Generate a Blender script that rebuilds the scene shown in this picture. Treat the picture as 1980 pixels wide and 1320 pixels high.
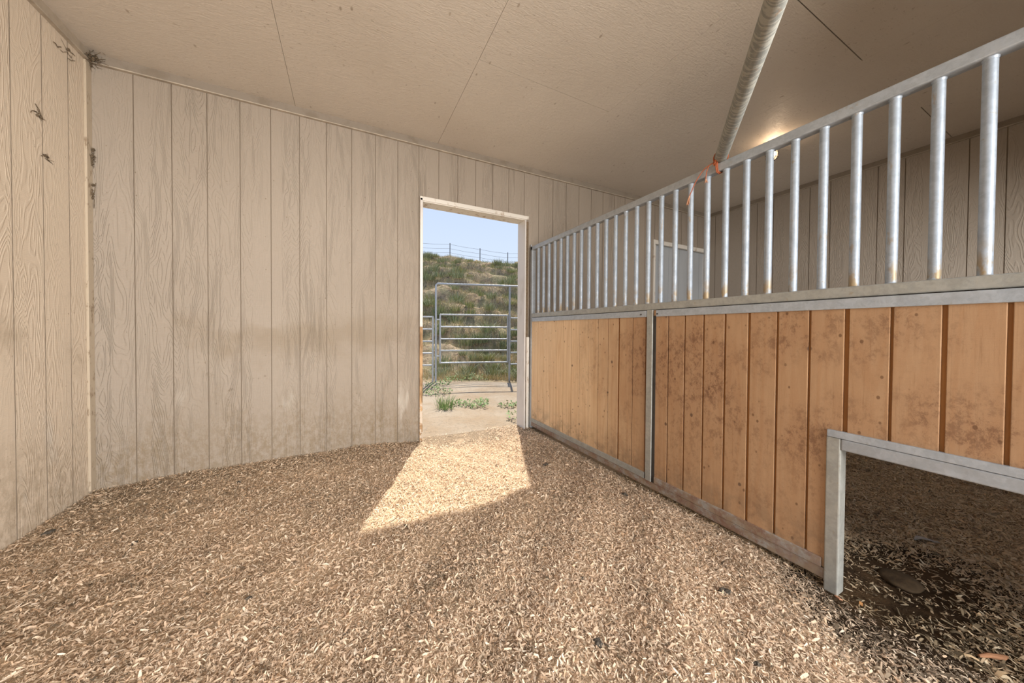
import bpy, bmesh, math, random
import numpy as np
from mathutils import Vector, Matrix, noise
random.seed(7); RNG = np.random.default_rng(7)
for o in list(bpy.data.objects): bpy.data.objects.remove(o)
SC = bpy.context.scene
COL = SC.collection

# ------------------------------------------------------------------ camera, sky, sun, fill lamp
CAM_H = 1.14
F_PX, CX, CY, PITCH, ROLL, YAW = 627.28, 990.0, 647.54, 0.01465, 0.0068, 0.47196
cd = bpy.data.cameras.new('camera'); cam = bpy.data.objects.new('camera', cd); COL.objects.link(cam)
cd.sensor_width = 36.0; cd.lens = F_PX / 1980 * 36
cd.shift_y = (CY - 660) / 1980.0; cd.shift_x = -(CX - 990) / 1980.0
cd.clip_start = 0.02; cd.clip_end = 300
def _dir(x, y, z):           # camera space (x right, y up, z forward) -> world, from the fitted calibration
    x, y = x * math.cos(ROLL) - y * math.sin(ROLL), x * math.sin(ROLL) + y * math.cos(ROLL)
    y, z = y * math.cos(PITCH) - z * math.sin(PITCH), z * math.cos(PITCH) + y * math.sin(PITCH)
    s, c = math.sin(YAW), math.cos(YAW)
    return Vector((x * c + z * s, -x * s + z * c, y))
R, U, Fw = _dir(1, 0, 0), _dir(0, 1, 0), _dir(0, 0, 1)
cam.matrix_world = Matrix(((R.x, U.x, -Fw.x, 0), (R.y, U.y, -Fw.y, 0), (R.z, U.z, -Fw.z, CAM_H), (0, 0, 0, 1)))
SC.camera = cam

vs = SC.view_settings
SC.display_settings.display_device = 'sRGB'
vs.view_transform = 'Standard'; vs.look = 'None'; vs.gamma = 1.0; vs.use_curve_mapping = False
vs.exposure = 0.1

w = bpy.data.worlds.new('sky'); SC.world = w; w.use_nodes = True
nt = w.node_tree; nt.nodes.clear()
out = nt.nodes.new('ShaderNodeOutputWorld'); bg = nt.nodes.new('ShaderNodeBackground')
tc = nt.nodes.new('ShaderNodeTexCoord'); sx = nt.nodes.new('ShaderNodeSeparateXYZ'); rp = nt.nodes.new('ShaderNodeValToRGB')
nt.links.new(tc.outputs['Generated'], sx.inputs[0]); nt.links.new(sx.outputs['Z'], rp.inputs[0])
rp.color_ramp.elements[0].position = 0.0; rp.color_ramp.elements[0].color = (0.72, 0.81, 0.92, 1)
rp.color_ramp.elements[1].position = 0.9; rp.color_ramp.elements[1].color = (0.22, 0.38, 0.74, 1)
e = rp.color_ramp.elements.new(0.35); e.color = (0.55, 0.665, 0.87, 1)
nt.links.new(rp.outputs[0], bg.inputs['Color']); bg.inputs['Strength'].default_value = 1.08
nt.links.new(bg.outputs[0], out.inputs[0])

SUN_DIR = Vector((-0.711, -1.563, -2.455)).normalized()
sl = bpy.data.lights.new('sun', 'SUN'); sl.energy = 7.6; sl.angle = math.radians(0.7); sl.color = (1.0, 0.945, 0.85)
so = bpy.data.objects.new('sun', sl); COL.objects.link(so)
so.rotation_euler = SUN_DIR.to_track_quat('-Z', 'Y').to_euler(); so.location = (6, 12, 18)

def area(name, loc, target, sx_, sy_, power, col):
    l = bpy.data.lights.new(name, 'AREA'); l.shape = 'RECTANGLE'; l.size = sx_; l.size_y = sy_; l.energy = power; l.color = col
    o = bpy.data.objects.new(name, l); COL.objects.link(o); o.location = loc
    o.rotation_euler = (Vector(target) - Vector(loc)).to_track_quat('-Z', 'Y').to_euler(); return o
# added fill lamp behind the camera, standing in for open-front daylight
area('fill_front', (1.6, -3.6, 1.75), (-0.7, 2.0, 1.10), 3.8, 2.6, 720, (1.0, 0.965, 0.915))

# ------------------------------------------------------------------ helpers
class MB:
    def __init__(s): s.v = []; s.f = []; s.m = []
    def add(s, vs_, fs, mi=0):
        o = len(s.v); s.v += [tuple(v) for v in vs_]
        for f in fs: s.f.append([i + o for i in f]); s.m.append(mi)
    def box(s, x0, x1, y0, y1, z0, z1, mi=0):
        x0, x1 = sorted((x0, x1)); y0, y1 = sorted((y0, y1)); z0, z1 = sorted((z0, z1))
        s.add([(x0,y0,z0),(x1,y0,z0),(x1,y1,z0),(x0,y1,z0),(x0,y0,z1),(x1,y0,z1),(x1,y1,z1),(x0,y1,z1)],
              [(0,3,2,1),(4,5,6,7),(0,1,5,4),(1,2,6,5),(2,3,7,6),(3,0,4,7)], mi)
    def tube(s, pts, r, n=10, caps=True, mi=0):
        pts = [Vector(p) for p in pts]; rs = r if isinstance(r, (list, tuple)) else [r] * len(pts)
        rings = []; prev = None
        for i, p in enumerate(pts):
            d = (pts[min(i + 1, len(pts) - 1)] - pts[max(i - 1, 0)]).normalized()
            if prev is None:
                a = Vector((0, 0, 1)) if abs(d.z) < .9 else Vector((1, 0, 0)); u = d.cross(a).normalized()
            else: u = (prev - d * prev.dot(d)).normalized()
            prev = u; v = d.cross(u)
            rings.append([p + (u * math.cos(2*math.pi*k/n) + v * math.sin(2*math.pi*k/n)) * rs[i] for k in range(n)])
        vs_ = [q for rg in rings for q in rg]; fs = []
        for i in range(len(pts) - 1):
            for k in range(n):
                a = i*n+k; b = i*n+(k+1) % n
                fs.append((a, b, b + n, a + n))
        if caps: fs.append(tuple(range(n))[::-1]); fs.append(tuple(range((len(pts)-1)*n, len(pts)*n)))
        s.add(vs_, fs, mi)
    def build(s, name, mats, parent=None, smooth=False, bevel=0, origin=None):
        if not isinstance(mats, (list, tuple)): mats = [mats]
        off = Vector(origin) if origin is not None else (parent.location.copy() if parent else Vector((0, 0, 0)))
        me = bpy.data.meshes.new(name)
        me.from_pydata([(a - off.x, b - off.y, c - off.z) for a, b, c in s.v], [], s.f)
        for m in mats: me.materials.append(m)
        me.polygons.foreach_set('material_index', s.m)
        if smooth: me.polygons.foreach_set('use_smooth', [True] * len(s.f))
        me.update()
        o = bpy.data.objects.new(name, me); COL.objects.link(o)
        if parent: o.parent = parent; o.location = off - parent.location
        else: o.location = off
        if smooth:
            try: me.set_sharp_from_angle(angle=math.radians(40))
            except Exception: pass
        if bevel:
            b = o.modifiers.new('bevel', 'BEVEL'); b.width = bevel; b.segments = 2; b.limit_method = 'ANGLE'
        return o

def np_mesh(name, V, Fq, mat, colors=None, parent=None, smooth=False):
    """V (n,3), Fq (m,4) quads; colors (n,3) per vertex"""
    me = bpy.data.meshes.new(name); n, m = len(V), len(Fq)
    me.vertices.add(n); me.vertices.foreach_set('co', V.astype(np.float32).ravel())
    k = Fq.shape[1]
    me.loops.add(m * k); me.loops.foreach_set('vertex_index', Fq.astype(np.int32).ravel())
    me.polygons.add(m); me.polygons.foreach_set('loop_start', np.arange(0, m * k, k, dtype=np.int32))
    if smooth: me.polygons.foreach_set('use_smooth', np.ones(m, bool))
    me.update(calc_edges=True)
    if colors is not None:
        at = me.color_attributes.new('tint', 'FLOAT_COLOR', 'POINT')
        at.data.foreach_set('color', np.c_[colors, np.ones(n)].astype(np.float32).ravel())
    me.materials.append(mat)
    o = bpy.data.objects.new(name, me); COL.objects.link(o)
    if parent: o.parent = parent
    return o

def struct(o): o['kind'] = 'structure'; return o
def tag(o, label, cat, group=None):
    o['label'] = label; o['category'] = cat
    if group: o['group'] = group
    return o
def thing(name, loc, label, cat, group=None):
    o = bpy.data.objects.new(name, None); o.empty_display_size = .1; COL.objects.link(o); o.location = loc
    return tag(o, label, cat, group)
def copy_tree(o, parent=None):
    c = o.copy(); COL.objects.link(c); c.parent = parent
    for ch in [x for x in bpy.data.objects if x.parent == o]: copy_tree(ch, c)
    return c

# ------------------------------------------------------------------ materials
class NT:
    def __init__(s, name):
        s.mat = bpy.data.materials.new(name); s.mat.use_nodes = True
        s.t = s.mat.node_tree; s.t.nodes.clear()
        s.out = s.n('ShaderNodeOutputMaterial'); s.b = s.n('ShaderNodeBsdfPrincipled')
        s.t.links.new(s.b.outputs[0], s.out.inputs[0])
        s.tc = s.n('ShaderNodeTexCoord').outputs['Object']
    def n(s, t, **k):
        x = s.t.nodes.new(t)
        for a, v in k.items(): setattr(x, a, v)
        return x
    def l(s, a, b):
        if hasattr(a, 'node') or hasattr(a, 'links'): s.t.links.new(a, b)
        else:
            try: b.default_value = a
            except Exception: b.default_value = (a, a, a)
    def map(s, scale=(1,1,1), loc=(0,0,0), rot=(0,0,0), src=None):
        m = s.n('ShaderNodeMapping'); s.l(src or s.tc, m.inputs['Vector'])
        m.inputs['Scale'].default_value = scale; m.inputs['Location'].default_value = loc; m.inputs['Rotation'].default_value = rot
        return m.outputs[0]
    def noise(s, vec, scale, detail=4, rough=.55, dist=0):
        x = s.n('ShaderNodeTexNoise'); s.l(vec, x.inputs['Vector']); x.inputs['Scale'].default_value = scale
        x.inputs['Detail'].default_value = detail; x.inputs['Roughness'].default_value = rough; x.inputs['Distortion'].default_value = dist
        return x.outputs['Fac']
    def vor(s, vec, scale, feature='F1', o='Distance', rnd=1):
        x = s.n('ShaderNodeTexVoronoi', feature=feature); s.l(vec, x.inputs['Vector']); x.inputs['Scale'].default_value = scale
        x.inputs['Randomness'].default_value = rnd
        return x.outputs[o]
    def m(s, op, a, b=None, c=None, clamp=False):
        x = s.n('ShaderNodeMath', operation=op); x.use_clamp = clamp
        s.l(a, x.inputs[0])
        if b is not None: s.l(b, x.inputs[1])
        if c is not None: s.l(c, x.inputs[2])
        return x.outputs[0]
    def rng(s, v, a, b, c=0, d=1):
        x = s.n('ShaderNodeMapRange'); x.interpolation_type = 'SMOOTHSTEP'; s.l(v, x.inputs['Value'])
        for i, q in zip(('From Min','From Max','To Min','To Max'), (a, b, c, d)): x.inputs[i].default_value = q
        return x.outputs[0]
    def mix(s, f, a, b, mode='MIX'):
        x = s.n('ShaderNodeMix', data_type='RGBA', blend_type=mode)
        s.l(f, x.inputs[0])
        for q, i in ((a, 6), (b, 7)):
            if isinstance(q, (tuple, list)): x.inputs[i].default_value = (*q[:3], 1)
            else: s.l(q, x.inputs[i])
        return x.outputs[2]
    def xyz(s, src=None):
        x = s.n('ShaderNodeSeparateXYZ'); s.l(src or s.tc, x.inputs[0]); return x.outputs
    def bump(s, h, dist, strength=1, prev=None):
        x = s.n('ShaderNodeBump'); s.l(h, x.inputs['Height']); x.inputs['Distance'].default_value = dist; x.inputs['Strength'].default_value = strength
        if prev: s.l(prev, x.inputs['Normal'])
        return x.outputs[0]
    def fin(s, col=None, rough=.7, metal=0, nrm=None, spec=.3):
        if col is not None:
            if isinstance(col, (tuple, list)): s.b.inputs['Base Color'].default_value = (*col[:3], 1)
            else: s.l(col, s.b.inputs['Base Color'])
        s.l(rough, s.b.inputs['Roughness']); s.l(metal, s.b.inputs['Metallic'])
        s.b.inputs['Specular IOR Level'].default_value = spec
        if nrm: s.l(nrm, s.b.inputs['Normal'])
        return s.mat

def siding(name, base, dirt_amt=1.0, u0=0.0, grime=1.0, white=False, grain=.0026):
    t = NT(name); x, y, z = t.xyz()
    u = t.m('ADD', x, y); pl = t.m('FLOOR', t.m('DIVIDE', t.m('SUBTRACT', u, u0), .2032))
    cmb = t.n('ShaderNodeCombineXYZ'); t.l(t.m('MULTIPLY', u, 1.0), cmb.inputs[0])
    t.l(t.m('MULTIPLY', pl, 7.31), cmb.inputs[1]); t.l(t.m('ADD', t.m('MULTIPLY', z, .16), t.m('MULTIPLY', pl, 3.7)), cmb.inputs[2])
    g = cmb.outputs[0]
    big = t.noise(g, 7.5, 2.0, .5, .4)
    rings = t.m('SINE', t.m('MULTIPLY', big, 170.0))
    rings = t.rng(rings, -.2, .95)
    fine = t.noise(t.map((1, 1, .25), src=g), 120, 3, .6)
    mm = t.noise(g, 2.3, 1, .5)
    amt = t.rng(mm, .38, .62, .15, 1)
    saw = t.m('SINE', t.m('ADD', t.m('MULTIPLY', z, 620.0), t.m('MULTIPLY', t.noise(t.map((8, 8, 8)), 1, 2), 14)))
    h = t.m('ADD', t.m('MULTIPLY', rings, amt), t.m('MULTIPLY', fine, .7))
    h = t.m('ADD', h, t.m('MULTIPLY', saw, .10))
    nrm = t.bump(h, grain, .9)
    # grime: brown near the floor, a rubbed band at horse height, specks
    pn = t.noise(t.map((1, 1, .55)), 2.6, 6, .62, .3)
    fn = t.noise(t.map((1, 1, .7), loc=(2, 3, 9)), 24, 8, .8)
    low = t.m('MULTIPLY', t.rng(t.m('ADD', z, t.m('MULTIPLY', t.m('SUBTRACT', pn, .5), 1.3)), .75, .02), t.rng(fn, .38, .60))
    zb = t.m('ADD', z, t.m('MULTIPLY', t.m('SUBTRACT', t.noise(t.map(loc=(7, 7, 0)), 4.0, 5, .7), .5), .5))
    band = t.m('MULTIPLY', t.m('MULTIPLY', t.rng(zb, .75, 1.05), t.rng(zb, 1.40, 1.10)), t.rng(t.noise(t.map((1, 1, 1.3), loc=(3, 1, 2)), 1.7, 4), .42, .62))
    streak = t.rng(t.noise(t.map((14, 14, .9)), 1.2, 5, .65), .5, .72)
    low2 = t.m('MULTIPLY', t.rng(z, .6, .05), streak)
    d = t.m('ADD', t.m('ADD', t.m('MULTIPLY', low, .62 * dirt_amt), t.m('MULTIPLY', band, .36 * grime)), t.m('MULTIPLY', low2, .42 * dirt_amt), clamp=True)
    col = t.mix(d, base, (.19, .135, .075))
    tone = t.noise(t.map((1, 1, .4), loc=(9, 2, 4)), 1.1, 3)
    col = t.mix(t.rng(tone, .35, .7, 0, .3), col, (base[0]*.86, base[1]*.83, base[2]*.78))
    if white:
        wv = t.m('MULTIPLY', t.rng(t.noise(t.map((3.2, 3.2, .8), loc=(1.5, 4.0, 0)), 1.6, 3), .60, .70), t.m('MULTIPLY', t.rng(z, .08, .2), t.rng(z, .75, .45)))
        col = t.mix(t.m('MULTIPLY', wv, .5), col, (.52, .48, .42))
    sp = t.m('MULTIPLY', t.rng(t.vor(t.map((1, 1, .8)), 16), .085, .04), t.rng(t.noise(t.map(), 2.0, 3), .47, .62))
    fl = t.m('MULTIPLY', t.rng(t.noise(t.map((1.6, 1.6, 1)), 42, 3, .7), .665, .71), t.rng(t.noise(t.map(loc=(5, 5, 5)), 3.3, 2), .40, .60))
    sm = t.m('MULTIPLY', t.rng(t.noise(t.map(loc=(2, 7, 1)), 9.0, 6, .7), .66, .72), t.rng(z, 1.5, .1, .1, .8))
    col = t.mix(t.m('MULTIPLY', t.m('ADD', t.m('ADD', sp, fl), sm, clamp=True), .62), col, (.12, .08, .042))
    col = t.mix(t.m('MULTIPLY', rings, .06), col, (.22, .18, .13))
    return t.fin(col, .78, 0, nrm, .08)
M = {}
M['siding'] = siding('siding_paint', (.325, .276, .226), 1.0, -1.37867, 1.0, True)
M['siding_left'] = siding('siding_left_lit', (.60, .505, .40), .7, 2.77784 - 1.596, 1.4, True, .0012)  # paler copy of the siding; the left wall's stronger light is in its colour
M['siding_right'] = siding('siding_paint_right', (.36, .312, .262), .5, .4, 1.0, False, .0014)
t = NT('groove_brown'); M['groove'] = t.fin((.20, .155, .112), .9)  # flat brown for siding grooves, ceiling joints and wall cores
t = NT('trim_shaded')
c = t.mix(t.rng(t.noise(t.map(), 9, 5), .45, .7, 0, .5), (.245, .205, .163), (.17, .13, .09)); M['trim'] = t.fin(c, .6, 0, t.bump(t.noise(t.map((1, 1, 1)), 60, 3), .001))  # base darkened to put the shade on the crown's front face into the colour
t = NT('ceiling_paint')
c = t.mix(t.rng(t.noise(t.map(), 1.3, 4), .3, .7, 0, .5), (.61, .545, .47), (.54, .475, .40))
spk = t.m('MULTIPLY', t.rng(t.noise(t.map((1, 1.6, 1)), 30, 5, .78), .60, .67), t.rng(t.noise(t.map(loc=(3, 8, 0)), 1.6, 4), .36, .60))
sp2 = t.m('MULTIPLY', t.rng(t.vor(t.map((1, .5, 1), rot=(0, 0, .6)), 12), .12, .05), t.rng(t.noise(t.map(loc=(1, 1, 0)), 3, 2), .45, .6))
c = t.mix(t.m('MULTIPLY', t.m('ADD', spk, sp2, clamp=True), .6), c, (.22, .16, .10))
wf = t.noise(t.map((2.4, 5, 1), rot=(0, 0, .25)), 7, 6, .7, .8)
M['ceiling'] = t.fin(c, t.rng(wf, .3, .7, .42, .62), 0, t.bump(t.m('ADD', wf, t.m('MULTIPLY', t.noise(t.map((1, 3, 1)), 45, 3), .6)), .006, .6), .35)
t = NT('jamb_paint')
x, y, z = t.xyz()
wn = t.noise(t.map((1, 1, .4)), 14, 5, .65)
c = t.mix(t.rng(wn, .55, .66, 0, .75), (.66, .62, .56), (.33, .22, .13))
M['jamb'] = t.fin(c, .55, 0, t.bump(wn, .002))
t = NT('worn_jamb'); x, y, z = t.xyz()
wn = t.noise(t.map((1, 1, .3)), 22, 5, .65)
c = t.mix(t.rng(wn, .35, .65), (.50, .32, .17), (.22, .13, .065)); pm = t.m('MULTIPLY', t.rng(z, .42, .36), t.rng(t.noise(t.map(), 30, 3), .60, .45))
c = t.mix(pm, c, (.56, .48, .39)); M['worn'] = t.fin(c, .75, 0, t.bump(wn, .003))
t = NT('white_door_paint'); M['white'] = t.fin(t.mix(t.rng(t.noise(t.map((1, 1, .5)), 7, 5), .5, .75, 0, .5), (.68, .65, .62), (.45, .40, .33)), .45)
t = NT('grey_door_metal'); x, y, z = t.xyz()
M['greydoor'] = t.fin(t.mix(t.rng(t.noise(t.map((1, 1, .3)), 4, 4), .4, .7, 0, .5), (.42, .44, .46), (.34, .35, .36)), .5, .1)
t = NT('dark_gap'); M['dark'] = t.fin(t.mix(t.noise(t.map(), 40, 4, .7), (.05, .03, .02), (.30, .22, .14)), .95, 0, t.bump(t.noise(t.map(), 50, 4), .01))

def galv(name, stain=0.0, rust=False, tint=(.43, .46, .49), world=True):
    t = NT(name)
    src = t.n('ShaderNodeNewGeometry').outputs['Position']
    x, y, z = t.xyz(src); P = t.map(src=src)
    sp = t.vor(P, 90, 'F1', 'Color'); spv = t.n('ShaderNodeRGBToBW'); t.l(sp, spv.inputs[0])
    v = t.m('ADD', t.m('MULTIPLY', t.noise(P, 18, 5, .65), .7), t.m('MULTIPLY', spv.outputs[0], .18))
    c = t.mix(t.rng(v, .28, .62), tuple(q * .80 for q in tint), tint)
    c = t.mix(t.rng(t.noise(t.map(loc=(4, 4, 4), src=src), 30, 5, .7), .62, .72, 0, .6), c, (.34, .29, .20))
    if stain:
        f = t.m('MULTIPLY', t.rng(t.m('SUBTRACT', z, 1.34), .16, .0), t.rng(t.noise(t.map((1, 1, .5), loc=(1, 7, 3), src=src), 24, 4, .6), .45, .60))
        f2 = t.m('MULTIPLY', t.rng(t.noise(t.map((1, 1, .3), loc=(8, 2, 1), src=src), 30, 4, .65), .62, .70), .5)
        c = t.mix(t.m('MULTIPLY', t.m('MAXIMUM', f, f2), stain), c, (.36, .25, .11))
    metal = .35
    if rust:
        r = t.m('MULTIPLY', t.rng(t.noise(t.map((1, .8, 1), src=src), 14, 7, .75), .38, .56), t.rng(t.noise(t.map((1, 1, 1), loc=(0, 3.1, 0), src=src), 1.5, 2), .34, .50))
        c = t.mix(t.m('MULTIPLY', r, .8), c, (.22, .10, .055)); d = t.rng(t.noise(t.map(loc=(6, 3, 0), src=src), 20, 6, .75), .42, .60, 0, .75)
        c = t.mix(d, c, (.33, .25, .17)); metal = .2
    return t.fin(c, t.rng(t.noise(P, 22, 3), .3, .7, .42, .62), metal, t.bump(t.noise(P, 35, 4, .6), .0012), .4)
M['galv'] = galv('galvanized_steel', 0); M['galv_bar'] = galv('galvanized_bar', .85, tint=(.42, .475, .54)); M['galv_rust'] = galv('rusty_galvanized', 0, True, (.42, .395, .36))
M['galv_light'] = galv('galvanized_strip', 0, tint=(.46, .50, .54)); M['galv_mid'] = galv('galvanized_dusty', 0, tint=(.42, .42, .385))
# spiral-marked zinc pipe
t = NT('spiral_zinc_pipe'); wv = t.n('ShaderNodeTexWave', wave_type='BANDS', bands_direction='X')
t.l(t.map((1, .35, .35)), wv.inputs['Vector']); wv.inputs['Scale'].default_value = 11; wv.inputs['Distortion'].default_value = 14; wv.inputs['Detail'].default_value = 4; wv.inputs['Detail Scale'].default_value = 2.5
nz = t.noise(t.map(), 40, 5, .7)
c = t.mix(t.rng(wv.outputs['Fac'], .25, .95), (.22, .225, .21), (.34, .335, .30)); c = t.mix(t.rng(nz, .5, .7, 0, .45), c, (.40, .375, .31))
c = t.mix(t.rng(t.noise(t.map(loc=(3, 3, 3)), 14, 4), .66, .74, 0, .7), c, (.26, .15, .08))
M['pipe'] = t.fin(c, .62, .1, t.bump(nz, .0015), .3)

# pine boards
t = NT('varnished_pine'); x, y, z = t.xyz()
idx = t.m('FLOOR', t.m('DIVIDE', t.m('SUBTRACT', y, .0775), .1285))
cmb = t.n('ShaderNodeCombineXYZ'); t.l(t.m('MULTIPLY', y, 1), cmb.inputs[0]); t.l(t.m('MULTIPLY', idx, 5.13), cmb.inputs[1]); t.l(t.m('ADD', t.m('MULTIPLY', z, .07), idx), cmb.inputs[2])
g = cmb.outputs[0]; gr = t.noise(g, 34, 5, .6, .3); gr2 = t.m('SINE', t.m('MULTIPLY', t.noise(g, 6, 1), 60))
tone = t.m('FRACT', t.m('MULTIPLY', t.m('SINE', t.m('MULTIPLY', idx, 12.98)), 43.7))
c = t.mix(t.rng(gr, .3, .7), (.80, .575, .345), (.70, .475, .27)); c = t.mix(t.m('MULTIPLY', t.rng(gr2, .2, 1), .22), c, (.50, .23, .08))
c = t.mix(t.m('MULTIPLY', tone, .30), c, (.84, .63, .40))
wy = t.rng(t.m('ADD', y, t.m('MULTIPLY', t.m('SUBTRACT', t.noise(t.map(), 1.8, 4), .5), .9)), 1.35, .15)          # more rubbed and stained towards the stall front
c = t.mix(t.m('MULTIPLY', wy, .68), c, (.30, .145, .065))
hz = t.m('MULTIPLY', t.rng(z, .40, .75), t.rng(z, 1.36, 1.0))
lowf = t.rng(t.noise(t.map((1, 1, .9), loc=(1, 2, 3)), 2.2, 6, .62, .1), .38, .62)
dn = t.noise(t.map((1, 1, .7), loc=(1, 2, 3), rot=(.4, 0, 0)), 26, 9, .82, .15)
f = t.m('MULTIPLY', t.rng(dn, .47, .60), t.m('MULTIPLY', lowf, t.m('ADD', t.m('MULTIPLY', wy, t.m('ADD', t.m('MULTIPLY', hz, .55), .25)), .10)))
c = t.mix(f, c, (.14, .065, .035))
c = t.mix(t.m('MULTIPLY', lowf, t.m('ADD', t.m('MULTIPLY', t.m('MULTIPLY', wy, hz), .30), .05)), c, (.30, .155, .08))
st = t.noise(t.map((1, 30, 1.2)), 2.5, 6, .75); c = t.mix(t.m('MULTIPLY', t.rng(st, .56, .70), t.m('ADD', t.m('MULTIPLY', wy, .30), .10)), c, (.26, .12, .05))
scr = t.noise(t.map((1, 7, 34), rot=(.7, 0, 0)), 3.6, 5, .8, 1.4); c = t.mix(t.m('MULTIPLY', t.rng(scr, .64, .70), t.m('ADD', t.m('MULTIPLY', wy, .55), .10)), c, (.15, .07, .035))
kn = t.vor(t.map((1, 1, .85)), 7.0); kmask = t.rng(t.m('ADD', kn, t.m('MULTIPLY', t.m('SUBTRACT', t.noise(t.map(), 60, 2), .5), .05)), .080, .055)
c = t.mix(t.m('MULTIPLY', kmask, .85), c, (.12, .07, .045))
k2 = t.m('MULTIPLY', t.rng(t.vor(t.map((1, 1, .7), loc=(2, 2, 2)), 20), .14, .09), t.rng(t.noise(t.map(loc=(7, 1, 1)), 5, 3), .44, .54)); c = t.mix(t.m('MULTIPLY', k2, .75), c, (.14, .065, .03))
lowd = t.m('MULTIPLY', t.rng(z, .36, .06), t.rng(t.noise(t.map((1, 1, 1), loc=(4, 0, 1)), 7, 7, .75), .42, .60)); c = t.mix(t.m('MULTIPLY', lowd, .62), c, (.20, .135, .085))
M['pine'] = t.fin(c, .42, 0, t.bump(t.m('ADD', gr, t.m('MULTIPLY', scr, .6)), .0012, .7), .4)
t = NT('pine_groove'); M['pine_groove'] = t.fin(t.mix(t.noise(t.map((1, 1, .2)), 12, 3), (.42, .19, .055), (.24, .10, .03)), .6)
# floor
def dirt(name, a, b, cgreen=None, bd=.03):
    t = NT(name); n1 = t.noise(t.map(), 1.4, 8, .65); n2 = t.noise(t.map(), 22, 5, .7)
    c = t.mix(t.rng(n1, .35, .65), a, b); c = t.mix(t.rng(n2, .5, .7, 0, .5), c, tuple(q * .55 for q in a))
    if cgreen: c = t.mix(t.rng(t.noise(t.map(loc=(3, 3, 3)), .9, 6, .7), .50, .60, 0, .6), c, cgreen)
    return t.fin(c, .95, 0, t.bump(t.m('ADD', n1, t.m('MULTIPLY', n2, .5)), bd), .1)
t = NT('bedding_base'); x, y, z = t.xyz()
n1 = t.noise(t.map(), 3.0, 7, .65); n2 = t.noise(t.map(), 60, 5, .7)
c = t.mix(t.rng(n1, .35, .65), (.56, .42, .28), (.42, .31, .20)); c = t.mix(t.rng(n2, .45, .62, 0, .6), c, (.28, .19, .12))
def ell(cx, cy, rx, ry):
    a = t.m('POWER', t.m('DIVIDE', t.m('SUBTRACT', x, cx), rx), 2.0); b = t.m('POWER', t.m('DIVIDE', t.m('SUBTRACT', y, cy), ry), 2.0)
    return t.m('ADD', t.m('ADD', a, b), t.m('MULTIPLY', t.m('SUBTRACT', t.noise(t.map(), 7, 5, .7), .5), 1.6))
mk = t.rng(ell(2.24, .46, .60, .38), 1.4, .8); mk2 = t.rng(ell(1.86, .45, .22, .26), 1.2, .6)
c = t.mix(t.m('MAXIMUM', mk, t.m('MULTIPLY', mk2, .9)), c, t.mix(t.rng(n1, .4, .6), (.085, .050, .024), (.040, .024, .012)))
thr = t.m('MULTIPLY', t.rng(y, 2.95, 3.2), t.rng(n1, .25, .5)); c = t.mix(t.m('MULTIPLY', thr, .9), c, t.mix(t.rng(n2, .45, .6), (.27, .20, .13), (.17, .125, .08)))
M['bed'] = t.fin(c, .9, 0, t.bump(t.m('ADD', n1, t.m('MULTIPLY', n2, .6)), .02), .15)
M['yard'] = dirt('yard_dirt', (.35, .29, .22), (.30, .225, .15), None, .04)
t = NT('hill_soil'); n1 = t.noise(t.map(), .9, 8, .7); n2 = t.noise(t.map((1, 1, 1.6)), 4.5, 7, .75); n3 = t.noise(t.map(loc=(3, 3, 3)), 1.7, 7, .72)
c = t.mix(t.rng(n1, .38, .62), (.56, .42, .26), (.46, .33, .19)); c = t.mix(t.rng(n2, .46, .60, 0, .75), c, (.20, .145, .095))
c = t.mix(t.rng(n3, .47, .57, 0, .55), c, (.30, .29, .14)); c = t.mix(t.rng(t.noise(t.map(loc=(8, 3, 1)), 7, 6, .75), .54, .64, 0, .7), c, (.60, .47, .32))
M['hill'] = t.fin(c, .95, 0, t.bump(t.m('ADD', n1, t.m('MULTIPLY', n2, .8)), .25), .1)
M['mud'] = dirt('damp_earth', (.12, .070, .030), (.075, .043, .02))
def vcol(name, rough=.8, sss=0, transl=0):
    t = NT(name); a = t.n('ShaderNodeVertexColor'); a.layer_name = 'tint'
    return t.fin(a.outputs['Color'], rough, 0, None, .2)
M['flake'] = vcol('wood_shaving', .75)
_t = M['flake'].node_tree; _tr = _t.nodes.new('ShaderNodeBsdfTranslucent'); _mx = _t.nodes.new('ShaderNodeMixShader'); _mx.inputs[0].default_value = .28
_p = [q for q in _t.nodes if q.type == 'BSDF_PRINCIPLED'][0]; _o = [q for q in _t.nodes if q.type == 'OUTPUT_MATERIAL'][0]; _c = [q for q in _t.nodes if q.type == 'VERTEX_COLOR'][0]
_t.links.new(_c.outputs['Color'], _tr.inputs['Color']); _t.links.new(_p.outputs[0], _mx.inputs[1]); _t.links.new(_tr.outputs[0], _mx.inputs[2]); _t.links.new(_mx.outputs[0], _o.inputs[0]); M['leaf'] = vcol('leaf', .7)
def plain(name, col, rough=.7, metal=0, var=.25, sc=30):
    t = NT(name); return t.fin(t.mix(t.rng(t.noise(t.map(), sc, 4, .65), .3, .7), col, tuple(q * (1 - var) for q in col)), rough, metal, t.bump(t.noise(t.map(), sc * 2, 3), .002))
M['twine'] = plain('orange_twine', (.46, .13, .055), .8, 0, .3, 200); M['frayed'] = plain('frayed_twine', (.66, .34, .20), .85, 0, .4, 300)
M['dung'] = plain('dark_dung', (.095, .08, .062), .9, 0, .5, 90); M['stone'] = plain('muddy_stone', (.095, .062, .032), .85, 0, .35, 40)
M['chip'] = plain('orange_chip', (.55, .27, .10), .7); M['feather'] = plain('pale_scrap', (.48, .45, .41), .7, 0, .2, 60); M['stick'] = plain('brown_stick', (.33, .16, .08), .8)
M['web'] = plain('dusty_cobweb', (.17, .125, .08), .95, 0, .6, 120); M['tpost'] = plain('steel_post', (.22, .23, .24), .6, .3); M['wire'] = plain('fence_wire', (.30, .31, .33), .5, .4)
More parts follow.
